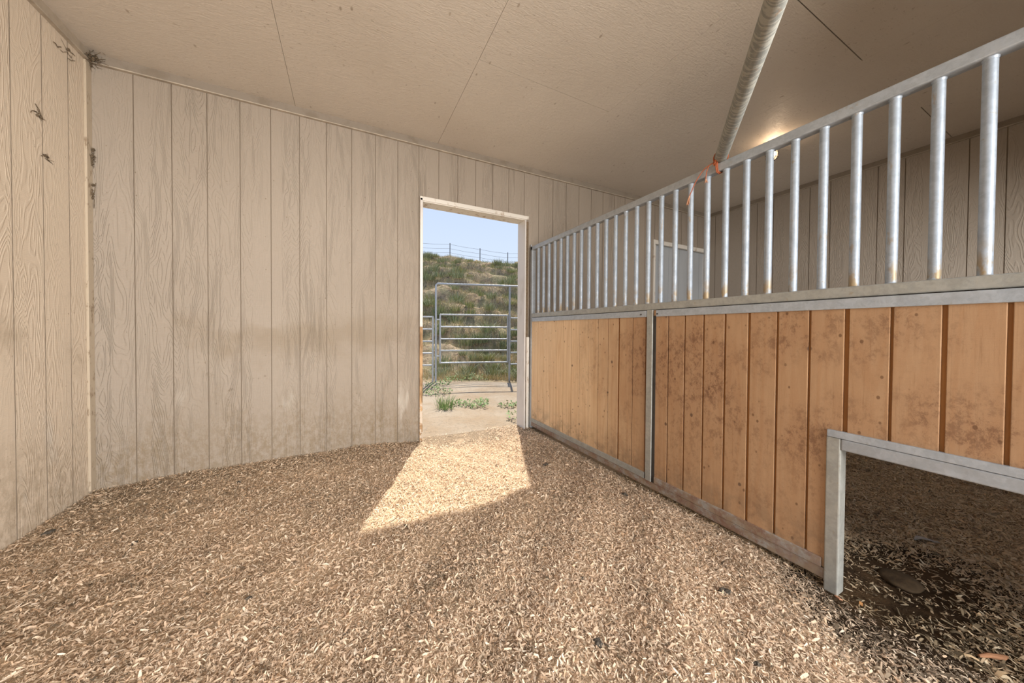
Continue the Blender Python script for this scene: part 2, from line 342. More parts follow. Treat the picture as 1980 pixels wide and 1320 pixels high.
M['black'] = plain('dark_metal_and_gap', (.05, .045, .04), .6)  # black for bolts and lamp metal, also for painted dark hollows
t = NT('lit_glass'); t.b.inputs['Emission Color'].default_value = (1, .62, .34, 1); t.b.inputs['Emission Strength'].default_value = 1.3; M['glow'] = t.fin((.9, .8, .6), .3)

# ------------------------------------------------------------------ the building
D, L, W, FY = 3.377, -1.596, 5.40, -0.55      # back wall face, left wall face, far wall face, front line
TH = .136
def ceil_z(x): return 3.043 + .0075 * (x + 1.6)
G0, GS = -1.37867, .2032
DX0, DX1, DZ = .69, 1.887, 2.452              # open doorway
EX0, EX1, EZ = 4.10, 5.385, 2.475               # closed doorway of the next stall

def planks(mb, u_edges, zf0, zf1, plane, holes=(), gw=.0055, gd=.005):
    """front skin of grooved siding.  plane(u, depth, z) -> xyz. holes: (u0,u1,ztop)"""
    cuts = sorted(set(u_edges) | {h[0] for h in holes} | {h[1] for h in holes})
    for a, b in zip(cuts[:-1], cuts[1:]):
        mid = (a + b) / 2; z0 = zf0
        for h in holes:
            if h[0] < mid < h[1]: z0 = h[2]
        ga = gw / 2 if a in u_edges[1:-1] else 0; gb = gw / 2 if b in u_edges[1:-1] else 0
        za, zb = zf1(a), zf1(b)
        mb.add([plane(a+ga,0,z0), plane(b-gb,0,z0), plane(b-gb,0,zb), plane(a+ga,0,za)], [(0,1,2,3)], 0)
        if ga:
            mb.add([plane(a+ga,0,z0), plane(a+ga,0,za), plane(a+ga,gd,za), plane(a+ga,gd,z0)], [(0,1,2,3)], 1)
            mb.add([plane(a,gd,z0), plane(a,gd,za), plane(a+ga,gd,za), plane(a+ga,gd,z0)], [(3,2,1,0)], 1)
        if gb:
            mb.add([plane(b-gb,0,z0), plane(b-gb,0,zb), plane(b-gb,gd,zb), plane(b-gb,gd,z0)], [(3,2,1,0)], 1)
            mb.add([plane(b-gb,gd,z0), plane(b-gb,gd,zb), plane(b,gd,zb), plane(b,gd,z0)], [(0,3,2,1)], 1)

edges = [L] + [G0 + GS * i for i in range(34) if L + .02 < G0 + GS * i < W - .02] + [W]
mb = MB()
planks(mb, edges, -.15, ceil_z, lambda u, d, z: (u, D + d, z), [(DX0, DX1, DZ), (EX0, EX1, EZ)])
c0 = D + .008
for a, b, z0 in ((L - .15, DX0, -.15), (DX0, DX1, DZ), (DX1, EX0, -.15), (EX0, EX1, EZ), (EX1, W + .15, -.15)): mb.box(a, b, c0, D + TH, z0, 3.16, 1)
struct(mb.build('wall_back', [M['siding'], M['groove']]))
mb = MB(); LG = 2.77784
ye = [FY] + sorted(y for y in (LG + GS * i for i in range(-20, 4)) if FY + .02 < y < D - .05) + [D]
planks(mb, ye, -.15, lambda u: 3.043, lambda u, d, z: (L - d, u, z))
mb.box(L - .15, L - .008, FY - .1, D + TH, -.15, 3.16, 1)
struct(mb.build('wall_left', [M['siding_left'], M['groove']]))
mb = MB()
yr = [FY] + sorted(y for y in (.6125 + GS * i for i in range(-6, 14)) if FY + .02 < y < D - .03) + [D]
planks(mb, yr, -.15, lambda u: ceil_z(W), lambda u, d, z: (W + d, u, z), gw=.007)
mb.box(W + .008, W + .15, FY - .1, D + TH, -.15, 3.18, 1)
struct(mb.build('wall_right', [M['siding_right'], M['groove']]))
mb = MB(); mb.box(2.02, W + .15, FY - .1, FY, -.15, 1.30); mb.box(2.02, W + .15, FY - .1, FY, 2.15, 3.10); mb.box(2.02, 2.35, FY - .1, FY, 1.30, 2.15); mb.box(W - .2, W + .15, FY - .1, FY, 1.30, 2.15); mb.box(L - .15, 2.02, FY - .1, FY, 2.62, 3.06); mb.box(L - .15, L + .25, FY - .1, FY, -.15, 2.62)
struct(mb.build('wall_front', M['siding_right']))  # unseen wall; opening into the next stall added and sized for its light

# ceiling panels with open joints
mb = MB(); gp = .0019
xs = [(L - .1, -.39, []), (-.39, .84, [.0]), (.84, 2.06, [2.19]), (2.06, 3.28, [.957]), (3.28, 4.42, []), (4.42, W + .1, [.92])]
for i, (a, b, ys) in enumerate(xs):
    yy = [FY - .1] + ys + [D + .1]
    for c_, d_ in zip(yy[:-1], yy[1:]):
        g1 = gp * (1.6 if i > 2 else .6)
        x0, x1 = a + (.0009 if i > 2 else g1), b - (.0009 if i > 1 else g1)
        z0, z1 = ceil_z(a), ceil_z(b)
        y0, y1 = c_ + g1, d_ - g1
        mb.add([(x0,y0,z0),(x1,y0,z1),(x1,y1,z1),(x0,y1,z0),(x0,y0,z0+.012),(x1,y0,z1+.012),(x1,y1,z1+.012),(x0,y1,z0+.012)],
               [(0,3,2,1),(0,1,5,4),(1,2,6,5),(2,3,7,6),(3,0,4,7)])
mb.add([(L-.15,FY-.1,ceil_z(L)+.012),(W+.15,FY-.1,ceil_z(W)+.012),(W+.15,D+TH,ceil_z(W)+.012),(L-.15,D+TH,ceil_z(L)+.012),
        (L-.15,FY-.1,ceil_z(L)+.12),(W+.15,FY-.1,ceil_z(W)+.12),(W+.15,D+TH,ceil_z(W)+.12),(L-.15,D+TH,ceil_z(L)+.12)],
       [(0,3,2,1),(4,5,6,7),(0,1,5,4),(1,2,6,5),(2,3,7,6),(3,0,4,7)], 1)
struct(mb.build('ceiling', [M['ceiling'], M['groove']]))
# roof overhang slab keeps the sun off the inside
mb = MB(); mb.box(L - .5, W + .5, FY - .12, D + .45, 3.24, 3.34); struct(mb.build('roof', M['trim']))

# crown strips and corner strip
M['lip'] = plain('lip_lit', (.46, .39, .31), .6, 0, .3, 12); M['crown_left'] = plain('crown_paint_left', (.40, .335, .26), .6, 0, .15, 12)  # lip lightened to stand for bounce light from the floor
def crown(name, pts, nx, ny, h=.062, th=.018, mat=None):
    mb = MB(); (x0, y0), (x1, y1) = pts
    for k, (zt, zb, t_) in enumerate(((0, h, th), (h, h + .008, th + .007))):
        q = []
        for x, y in ((x0, y0), (x1, y1)):
            q += [(x, y, ceil_z(x) - zt), (x + nx * t_, y + ny * t_, ceil_z(x) - zt), (x + nx * t_, y + ny * t_, ceil_z(x) - zb), (x, y, ceil_z(x) - zb)]
        mb.add(q, [(0,1,5,4),(1,2,6,5),(2,3,7,6),(3,0,4,7),(0,3,2,1),(4,5,6,7)])
    mb.m[6:] = [1] * (len(mb.m) - 6)
    return struct(mb.build(name, [mat or M['trim'], M['lip']]))
crown('trim_1', ((L, D), (W, D)), 0, -1)
crown('trim_2', ((L, FY), (L, D - .02)), 1, 0, mat=M['crown_left'])
crown('trim_3', ((W, FY), (W, D - .02)), -1, 0, .055, .015)
mb = MB(); mb.box(L, L + .014, D - .055, D - .0, .0, 2.97)
t_ = NT('left_trim'); ML = t_.fin(t_.mix(t_.rng(t_.noise(t_.map((1, 1, .4)), 25, 5, .7), .56, .66, 0, .7), (.44, .365, .275), (.18, .12, .07)), .65)
struct(mb.build('trim_4', ML, bevel=.002))

# open doorway: casing, jambs
dr = bpy.data.objects.new('door_1', None); COL.objects.link(dr); dr.location = (1.28, D, 0); struct(dr)
mb = MB(); mb.box(DX0 - .028, DX1 + .04, D - .022, D, DZ - .004, DZ + .038); mb.box(DX0, DX1, D - .01, D + TH + .02, DZ - .012, DZ, 1)
mb.build('header_casing', [M['jamb'], M['jamb']], dr, bevel=.003)
mb = MB(); mb.box(DX0 - .026, DX0 - .001, D - .022, D, 1.17, DZ + .02); mb.box(DX0 - .001, DX0 + .004, D - .014, D + TH + .02, 1.17, DZ - .012)
mb.build('left_casing', M['white'], dr, bevel=.002)
mb = MB(); mb.box(DX0 - .026, DX0 - .001, D - .018, D, -.03, 1.17); mb.box(DX0 - .001, DX0 + .004, D - .014, D + TH + .02, -.03, 1.17); mb.build('worn_left_casing', M['worn'], dr, bevel=.002)['label'] = 'bare worn brown wood'
mb = MB(); mb.box(DX1 - .012, DX1 + .002, D - .03, D + TH + .02, -.04, DZ - .012); mb.build('right_jamb', M['white'], dr, bevel=.003)
mb = MB(); mb.box(DX1 + .006, DX1 + .046, D - .008, D, -.04, DZ - .02); mb.build('gap_strip', M['dark'], dr)  # strip stands for the jamb gap; its shade and rusty debris are coloured in
mb = MB(); mb.box(DX1 + .014, DX1 + .05, D - .034, D - .006, -.03, 1.06); mb.build('lower_batten', M['jamb'], dr, bevel=.003)
# closed door of the neighbouring stall
d2 = bpy.data.objects.new('door_2', None); COL.objects.link(d2); d2.location = (4.75, D, 0); struct(d2)
mb = MB(); mb.box(EX0 + .01, EX1 - .03, D + .05, D + .09, .0, EZ - .02)
for i in range(5): mb.box(EX0 + .14 + i * .25, EX0 + .155 + i * .25, D + .044, D + .05, .0, EZ - .02)
mb.build('door_panel', M['greydoor'], d2, bevel=.003)
mb = MB(); mb.box(EX0 - .03, EX1 + .0, D - .022, D + .03, EZ - .03, EZ + .03); mb.build('header_casing', M['jamb'], d2, bevel=.003)
mb = MB(); mb.box(EX1 - .035, EX1 - .002, D - .022, D + .09, .0, EZ - .03); mb.build('right_jamb', M['white'], d2, bevel=.003)
mb = MB(); mb.box(EX0 - .03, EX0 + .01, D - .022, D + .09, .0, EZ - .03); mb.build('left_jamb', M['jamb'], d2, bevel=.003)

# ------------------------------------------------------------------ floor height
def fh(x, y):
    x = np.asarray(x, float); y = np.asarray(y, float)
    h = .022 * np.sin(x * 2.3 + 1.1) * np.cos(y * 2.0 + .6) + .012 * np.sin(x * 5.1 + y * 3.7 + .4) + .007 * np.sin(x * 9.7 - y * 11.3) + .004 * np.sin(x * 23 + y * 17)
    edge = np.clip((D - y) / .5, 0, 1)                      # calmer at the back wall
    wallh = np.interp(x, [-1.6, -1, -.37, .13, .67, 1.0, 1.87, 2.2], [.004, .017, .027, .031, .0, -.02, -.03, 0])
    h = h * (.25 + .75 * edge) + wallh * (1 - edge)
    near = np.exp(-((x - 1.95) / .16) ** 2) * (y > .2)      # lower along the foot of the partition
    h = np.where(x < 2.4, h * (1 - .8 * near) - .022 * near, h)
    h = h - .055 * np.exp(-(((x - 2.2) / .32) ** 2 + ((y - .52) / .20) ** 2)) + .012
    le = np.clip((x - L) / .35, 0, 1); h = h * (.3 + .7 * le) - .012 * (1 - le)
    return h - .012
def grid(name, x0, x1, y0, y1, st, hf, mat, sm=True):
    nx = int(round((x1 - x0) / st)) + 1; ny = int(round((y1 - y0) / st)) + 1
    X, Y = np.meshgrid(np.linspace(x0, x1, nx), np.linspace(y0, y1, ny)); Z = hf(X, Y)
    V = np.stack([X.ravel(), Y.ravel(), Z.ravel()], -1)
    i = np.arange(nx * ny).reshape(ny, nx); Fq = np.stack([i[:-1, :-1], i[:-1, 1:], i[1:, 1:], i[1:, :-1]], -1).reshape(-1, 4)
    return np_mesh(name, V, Fq, mat, smooth=sm)
struct(grid('floor', L - .01, W + .01, FY - .1, D + TH, .05, lambda x, y: fh(x, y) - .004, M['bed']))
struct(grid('ground', -12, 14, -16, FY - .08, 1.0, lambda x, y: x * 0 - .02, M['yard']))

# ------------------------------------------------------------------ shavings (uncountable)
def flakes(n, x0, x1, y0, y1, size, dens, tintf, lift=.008):
    x = RNG.uniform(x0, x1, int(n * 1.8)); y = RNG.uniform(y0, y1, int(n * 1.8))
    k = RNG.uniform(0, 1, len(x)) < dens(x, y); x, y = x[k][:n], y[k][:n]; n = len(x)
    ln = RNG.gamma(3.0, size / 3.0, n).clip(size * .3, size * 2.8); wd = ln * RNG.uniform(.11, .36, n)
    yaw = RNG.uniform(0, 2 * np.pi, n); tilt = RNG.normal(0, .26, n); roll = RNG.normal(0, .40, n); curl = RNG.normal(0, .7, n) * ln
    a = np.stack([np.cos(yaw) * np.cos(tilt), np.sin(yaw) * np.cos(tilt), np.sin(tilt)], -1)
    b0 = np.stack([-np.sin(yaw), np.cos(yaw), np.zeros(n)], -1); nn = np.cross(a, b0)
    b = b0 * np.cos(roll)[:, None] + nn * np.sin(roll)[:, None]; nn = np.cross(a, b)
    C = np.stack([x, y, fh(x, y) + RNG.uniform(.0, lift, n) + np.abs(np.sin(tilt)) * ln * .3], -1)
    V = np.empty((n, 6, 3))
    for j, s_ in enumerate((-.5, 0, .5)):
        cc = C + a * (ln * s_)[:, None] + nn * (curl * (.25 if s_ == 0 else 0))[:, None]
        ww = (wd * (.5 if s_ == 0 else RNG.uniform(.18, .45, n)))[:, None]
        V[:, j * 2] = cc - b * ww; V[:, j * 2 + 1] = cc + b * ww
    base = (np.arange(n) * 6)[:, None]
    Fq = np.concatenate([base + [0, 1, 3, 2], base + [2, 3, 5, 4]], 0)
    return V.reshape(-1, 3), Fq, np.repeat(tintf(x, y, n), 6, 0)
def soil(x, y):
    s = .5 + .5 * np.sin(x * 3.1 + 2 * np.sin(y * 2.3) + .7) * np.cos(y * 3.7 + 1.3 * np.sin(x * 2.1)) ; s2 = .5 + .5 * np.sin(x * 11 + 3 * np.sin(y * 7)) * np.sin(y * 9 + 2 * np.sin(x * 8))
    v = .55 * s + .45 * s2
    cor = np.exp(-(((x + 1.3) / .55) ** 2 + ((y - 3.1) / .45) ** 2)) * .5 + np.exp(-((x + 1.5) / .35) ** 2) * .25
    mud = np.exp(-(((x - 2.0) / .34) ** 2 + ((y - .45) / .26) ** 2)) * 1.2 + np.exp(-((x - 1.75) / .16) ** 2) * .25
    return np.clip(v ** 2 * .55 + cor + mud, 0, 1.2)
PAL = np.array([(.80, .645, .475), (.77, .595, .43), (.73, .555, .395), (.85, .715, .56), (.66, .485, .34), (.80, .58, .385)])
def tint(x, y, n):
    c = PAL[RNG.choice(6, n, p=[.28, .24, .17, .13, .10, .08])] * RNG.uniform(.85, 1.08, (n, 1))
    s = soil(x, y); dark = RNG.uniform(0, 1, n) < s * .45 + .015
    c[dark] = np.array([.27, .21, .145]) * RNG.uniform(.5, 1.5, (dark.sum(), 1))
    return c
def dens1(x, y):
    d = np.ones_like(x)
    thr = np.exp(-(((x - 1.05) / .52) ** 4 + ((y - 3.42) / .36) ** 2)); d *= 1 - .93 * np.clip(thr * 1.25, 0, 1)      # bare earth on the threshold
    d *= 1 - .72 * np.exp(-(((x - 1.93) / .22) ** 2 + ((y - .45) / .26) ** 2)); d *= 1 - .5 * np.exp(-((x - 1.93) / .05) ** 2)
    return d
def dens2(x, y):
    return 1 - .93 * np.clip(1.25 * np.exp(-(((x - 2.25 - (.5 - y) * .3) / .36) ** 4 + ((y - .50) / .21) ** 4)), 0, 1) * (.86 + .14 * np.sin(x * 37 + y * 23))
def tint_dim(x, y, n):
    c = tint(x, y, n) * .95; c[:, 2] *= .90; return c  # the next stall's dimmer light is put into the flake colour
parts_ = [flakes(185000, L, 1.95, 1.6, D + .16, .0115, dens1, tint), flakes(330000, L, 1.95, -.3, 1.6, .0108, dens1, tint),
          flakes(160000, 1.95, 4.8, -.2, 1.9, .0145, dens2, tint_dim)]
Vs, Fs, Cs, o_ = [], [], [], 0
for V, Fq, C in parts_: Vs.append(V); Fs.append(Fq + o_); Cs.append(C); o_ += len(V)
V = np.concatenate(Vs); keep = None
sh = np_mesh('wood_shavings', V, np.concatenate(Fs), M['flake'], np.concatenate(Cs)); sh['kind'] = 'stuff'
tag(sh, 'pale pine wood shavings covering the stall floor', 'bedding')

# ------------------------------------------------------------------ stall partition
PX = 1.9685; B0, BS = 3.19062, -.10855; YF = -.45
pt = thing('stall_partition', (PX, 1.4, 0), 'galvanized steel stall divider with vertical bars above orange pine boards', 'partition')
def part(fn, name, mat, smooth=False, bevel=.003):
    mb = MB(); fn(mb); return mb.build(name, mat, pt, smooth, bevel)
fx0, fx1 = PX - .025, PX + .025
part(lambda m: m.box(fx0, fx1, YF, 3.34, 2.082, 2.13), 'top_rail', M['galv'], bevel=.006)
part(lambda m: m.box(fx0, fx1, YF, 3.30, 1.292, 1.340), 'middle_rail', M['galv_mid'], bevel=.005)
def endp(m):
    m.box(fx0, fx1, 3.30, 3.345, -.01, 2.125); m.tube([(PX - .01, 3.352, 2.11), (PX - .01, 3.352, 2.16)], .008, 10)
part(endp, 'end_post', M['galv'])
part(lambda m: (m.box(fx0, fx1, .655, 3.30, .012, .062)), 'bottom_rail', M['galv_rust'], bevel=.005)
part(lambda m: m.box(fx0 - .006, fx0 + .012, .665, 1.575, .064, .108), 'board_channel', M['galv_rust'], bevel=.002)
part(lambda m: m.box(fx0 - .006, fx0 + .012, 1.66, 3.295, .064, .108), 'board_channel', M['galv_mid'], bevel=.002)
part(lambda m: m.box(fx0 - .008, fx0 + .012, YF, 1.572, 1.243, 1.288), 'board_channel', M['galv_light'], bevel=.002)
part(lambda m: m.box(fx0 - .008, fx0 + .012, 1.655, 3.295, 1.243, 1.288), 'board_channel', M['galv_light'], bevel=.002)
part(lambda m: m.box(fx0 - .008, fx1, 1.600, 1.650, .062, 1.292), 'divider_post', M['galv_mid'])
part(lambda m: m.box(fx0 - .001, fx0 + .01, 1.576, 1.600, .062, 1.25), 'slot_shade', M['black'], bevel=0)  # thin black strip stands for the shaded slot; no recess is cut
def bolts(m):
    for y in (1.56, 1.70): m.tube([(fx0 - .008, y, 1.262), (fx0 - .0125, y, 1.262)], .0055, 8)
part(bolts, 'bolt', M['black'], bevel=0)
part(lambda m: (m.box(fx0 - .008, fx1 + .006, .606, .655, -.03, .672)), 'opening_post', M['galv_mid'], bevel=.005)
part(lambda m: m.box(fx0 - .008, fx1 + .006, YF, .606, .622, .672), 'opening_lintel', M['galv'], bevel=.005)
part(lambda m: m.box(fx0 - .010, fx0 + .012, YF, .652, .673, .704), 'board_channel', M['galv_light'], bevel=.002)
J1 = [(3.163, .004), (3.035, .004), (2.911, .004), (2.792, .004), (2.677, .005), (2.543, .007), (2.418, .005), (2.294, .004), (2.166, .006), (2.045, .006), (1.926, .017), (1.785, .006), (1.661, .013)]
J2 = [(1.478, .007), (1.358, .009), (1.234, .010), (1.108, .011), (.983, .013), (.853, .010), (.7245, .009), (.5975, .016), (.4665, .009), (.3375, .013), (.206, .011), (.077, .014), (-.05, .010), (-.18, .012), (-.31, .010)]
def boards(m, y0, y1, joints, cut=None):
    xf, xb = fx0 + .002, fx1 - .004; z0, z1 = .066, 1.288
    js = [(y0, 0)] + sorted(joints) + [(y1, 0)]
    for (a, ga), (b, gb) in zip(js[:-1], js[1:]):
        a2, b2 = a + ga / 2, b - gb / 2
        if cut is None or a2 >= cut: m.box(xf, xb, a2, b2, z0, z1)
        elif b2 <= cut: m.box(xf, xb, a2, b2, .674, z1)
        else: m.add([(xf,a2,.674),(xf,cut,.674),(xf,cut,z0),(xf,b2,z0),(xf,b2,z1),(xf,a2,z1),(xb,a2,.674),(xb,cut,.674),(xb,cut,z0),(xb,b2,z0),(xb,b2,z1),(xb,a2,z1)],
                    [(0,5,4,3,2,1),(6,7,8,9,10,11),(0,1,7,6),(1,2,8,7),(2,3,9,8),(3,4,10,9),(4,5,11,10),(5,0,6,11)])
    for y, g in joints: m.box(xf + .009, xb - .01, y - g / 2 - .002, y + g / 2 + .002, z0 if cut is None or y > cut else .674, z1, 1)
part(lambda m: boards(m, 1.652, 3.298, J1), 'pine_boards', [M['pine'], M['pine_groove']], bevel=.002)
part(lambda m: boards(m, YF, 1.598, J2, .656), 'pine_boards', [M['pine'], M['pine_groove']], bevel=.002)
mb = MB(); mb.tube([(0, 0, 0), (0, 0, .752)], .0168, 20)
mb.tube([(0, 0, .738), (0, 0, .752)], [.0175, .0205], 20)
mb.tube([(0, 0, 0), (0, 0, .008)], [.0195, .0172], 20)
bar = mb.build('bar', M['galv_bar'], None, True)
bar.parent = pt; i = 0
while B0 + BS * i > YF + .03:
    b = bar if i == 0 else bar.copy()
    if i: COL.objects.link(b)
    b.location = (0, B0 + BS * i - 1.4, 1.336); i += 1

# ------------------------------------------------------------------ loose pipe over the rail, twine
A = Vector((2.005, 1.192, 2.164)); Bp = Vector((1.19, .545, 2.164)); dv = (Bp - A).normalized()
ang = math.atan2(dv.y, dv.x)
mb = MB(); n = 28; Lp = 2.55
mb.tube([(k * Lp / n, 0, 0) for k in range(n + 1)], .033, 28)
mb.tube([(-.0005, 0, 0), (0.0, 0, 0)], .026, 20, mi=1)
pp = mb.build('steel_pipe', [M['pipe'], M['black']], None, True, origin=(0, 0, 0)); pp.location = A; pp.rotation_euler = (0, 0, ang)
tag(pp, 'grey mottled metal pipe lying across the top rail of the stall divider', 'pipe')
# beam that carries its far end
tw = thing('baling_twine', (1.95, 1.21, 2.13), 'frayed orange baling twine tied round the pipe end and top rail', 'twine')
e = Vector((A.x, A.y, 2.164)) + dv * .052
ringp = []
sidev = Vector((-dv.y, dv.x, 0))
for k in range(25):
    a_ = 2 * math.pi * k / 24; ringp.append(e + sidev * math.cos(a_) * .0365 + Vector((0, 0, 1)) * math.sin(a_) * .0365 + dv * .004 * math.sin(3 * a_))
def strand(name, pts, r, mat, label=None):
    mb = MB()
    # smooth the path
    P = [Vector(p) for p in pts]; Q = []
    for i in range(len(P) - 1):
        p0, p1, p2, p3 = P[max(i-1, 0)], P[i], P[i+1], P[min(i+2, len(P)-1)]
        for s_ in range(5):
            t1 = s_ / 5; Q.append(.5 * ((2*p1) + (-p0+p2)*t1 + (2*p0-5*p1+4*p2-p3)*t1*t1 + (-p0+3*p1-3*p2+p3)*t1**3))
    Q.append(P[-1]); mb.tube(Q, r, 7)
    o = mb.build(name, mat, tw, True)
    if label: o['label'] = label
    return o
mb = MB(); mb.tube(ringp, .0032, 7); mb.tube([p + dv * .006 for p in ringp], .003, 7)
mb.tube([(fx0 - .003, 1.165, 2.14), (fx0 - .005, 1.163, 2.105), (fx0 - .002, 1.160, 2.078), (PX, 1.158, 2.076), (fx1 + .003, 1.16, 2.1), (fx1 + .003, 1.165, 2.135)], .0035, 7)
mb.tube([(fx0 - .006, 1.172, 2.14), (fx0 - .009, 1.169, 2.105), (fx0 - .004, 1.166, 2.076), (PX, 1.165, 2.074)], .0035, 7)
mb.tube([(fx0 - .004, 1.185, 2.125), (fx0 - .009, 1.172, 2.142), (fx0 - .012, 1.165, 2.150)], [.006, .008, .005], 8)
mb.build('knot', M['twine'], tw, True)
strand('loose_end', [(fx0 - .008, 1.18, 2.14), (fx0 - .014, 1.235, 2.122), (fx0 - .016, 1.285, 2.07), (fx0 - .014, 1.315, 2.02), (fx0 - .012, 1.33, 1.995)], .0028, M['twine'])
strand('loose_end', [(fx0 - .010, 1.21, 2.13), (fx0 - .012, 1.222, 2.10), (fx0 - .010, 1.228, 2.06)], .0026, M['twine'])
mb = MB()
for k in range(12):
    a_, b_ = RNG.normal(0, .006, 2); s0 = Vector((fx0 - .012, 1.328, 2.0))
    mb.tube([s0, s0 + Vector((a_ * .5, .008 + b_ * .5, -.022)), s0 + Vector((a_, .018 + b_ * 1.2, -.05 - .01 * RNG.uniform()))], [.003, .0028, .0016], 5)
mb.build('frayed_tip', M['frayed'], tw, True)['label'] = 'pale frayed twine end'; mb = MB()
for k in range(6):
    a_, b_ = RNG.normal(0, .006, 2); s0 = Vector((fx0 - .010, 1.228, 2.062)); mb.tube([s0, s0 + Vector((a_, b_, -.022))], [.0022, .0012], 5)
mb.build('frayed_tip', M['frayed'], tw, True)['label'] = 'pale frayed twine ends'

# ------------------------------------------------------------------ caged lamp on the next stall's ceiling
LX, LY = 3.93, 1.80; cz = ceil_z(LX)
lp = thing('caged_light', (LX, LY, cz), 'small caged ceiling light glowing beyond the barred partition', 'lamp')
mb = MB(); mb.tube([(LX, LY, cz), (LX, LY, cz - .018), (LX, LY, cz - .028)], [.085, .085, .06], 32); mb.build('base', M['black'], lp, True)
mb = MB(); mb.tube([(LX, LY, cz - .028), (LX, LY, cz - .055)], .038, 24); mb.build('collar', M['galv'], lp, True)
mb = MB(); mb.tube([(LX, LY, cz - .055), (LX, LY, cz - .09), (LX, LY, cz - .135), (LX, LY, cz - .155), (LX, LY, cz - .163)], [.036, .046, .044, .030, .01], 24); mb.build('glass_jar', M['glow'], lp, True)['label'] = 'glowing warm glass jar'
mb = MB()
for k in range(6):
    a_ = math.pi * k / 3; c_, s_ = math.cos(a_), math.sin(a_)
    mb.tube([(LX + c_*.045, LY + s_*.045, cz - .05), (LX + c_*.056, LY + s_*.056, cz - .10), (LX + c_*.052, LY + s_*.052, cz - .145), (LX + c_*.02, LY + s_*.02, cz - .172), (LX, LY, cz - .175)], .0022, 6)
for r_, z_ in ((.056, .10), (.05, .148), (.022, .171)):
    mb.tube([(LX + math.cos(a_) * r_, LY + math.sin(a_) * r_, cz - z_) for a_ in [2*math.pi*k/24 for k in range(25)]], .0022, 6)
mb.build('wire_cage', M['black'], lp, True)
pl = bpy.data.lights.new('bulb', 'POINT'); pl.energy = 2.2; pl.color = (1, .72, .48); pl.shadow_soft_size = .03
po = bpy.data.objects.new('bulb', pl); COL.objects.link(po); po.parent = lp; po.location = (-.085, -.06, -.11)

# ------------------------------------------------------------------ cobwebs on walls
def web(name, c, n, spread, label, cat='cobweb', lumps=6, axis=None, grp=None):
    o = thing(name, c, label, cat, grp); mb = MB()
    for k in range(lumps):
        p = Vector(c) + Vector([RNG.normal(0, s_ * .45) for s_ in spread]); r = RNG.uniform(.004, .011)
        mb.tube([p - Vector((0, 0, r)), p + Vector((r*.2, 0, -r*.3)), p + Vector((0, r*.2, r*.6)), p + Vector((0, 0, r))], [r * .3, r, r * .8, r * .2], 7)
    for k in range(n):
        p = Vector(c) + Vector([RNG.normal(0, s_ * .4) for s_ in spread]); pts = [p]
        d = Vector([RNG.normal(0, s_) for s_ in spread]) * .45
        for j in range(4): p = p + d * .5 + Vector([RNG.normal(0, s_ * .15) for s_ in spread]); pts.append(p)
        mb.tube(pts, RNG.uniform(.0008, .0022), 5)
    # keep inside the room
    mb.v = [(max(x, L + .003), min(y, D - .003), min(z, ceil_z(L) - .003)) for x, y, z in mb.v]
    m = mb.build('strands', M['web'], o); return o
web('cobweb', (L + .03, D - .04, 2.99), 46, (.035, .035, .035), 'dark tangled dusty cobweb clump in the upper left ceiling corner', lumps=26)
web('cobweb', (L + .015, D - .012, 2.33), 22, (.014, .008, .075), 'brown cobweb clump high in the vertical corner of left and back walls', lumps=18)
web('cobweb', (L + .012, D - .010, 2.08), 14, (.010, .006, .06), 'brown cobweb clump in the corner just below the highest corner clump', lumps=14)
web('cobweb', (L + .004, 3.18, 2.90), 7, (.003, .07, .05), 'thin dark cobweb wisp on left wall near the ceiling corner', lumps=1)
web('hay_wisp', (L + .004, 2.95, 2.37), 8, (.003, .03, .02), 'small hay wisp stuck high on the left wall', 'debris', 3)
web('hay_wisp', (L + .004, 3.0, 2.15), 7, (.003, .035, .015), 'small hay wisp stuck on left wall below the higher wisp', 'debris', 2)

# ------------------------------------------------------------------ things lying in the bedding
def blob(name, x, y, s, mat, label, cat, grp=None, sq=.6, seed=0, sink=.3, lumps=3):
    o = bpy.data.objects.new(name, None); bm = bmesh.new()
    r = random.Random(seed)
    for k in range(lumps):
        M4 = Matrix.Translation((r.uniform(-.5, .5) * s[0] * (lumps > 1), r.uniform(-.5, .5) * s[1] * (lumps > 1), r.uniform(0, .3) * s[2])) @ Matrix.Diagonal((s[0], s[1], s[2], 1))
        bmesh.ops.create_icosphere(bm, subdivisions=3, radius=.62 if lumps > 1 else 1, matrix=M4)
    for v in bm.verts:
        nv = noise.noise_vector(Vector(v.co) * (1.2 / max(s)) + Vector((seed, 0, 0))); v.co += Vector(nv) * min(s) * .45
        nv = noise.noise_vector(Vector(v.co) * (5 / max(s)) + Vector((seed, 0, 0))); v.co += Vector(nv) * min(s) * .16
    me = bpy.data.meshes.new(name); bm.to_mesh(me); bm.free(); me.materials.append(mat)
    for p_ in me.polygons: p_.use_smooth = True
    o = bpy.data.objects.new(name, me); COL.objects.link(o); o.location = (x, y, float(fh(x, y)) + s[2] * (.6 - sink)); o.rotation_euler = (0, 0, r.uniform(0, 6))
    return tag(o, label, cat, grp)
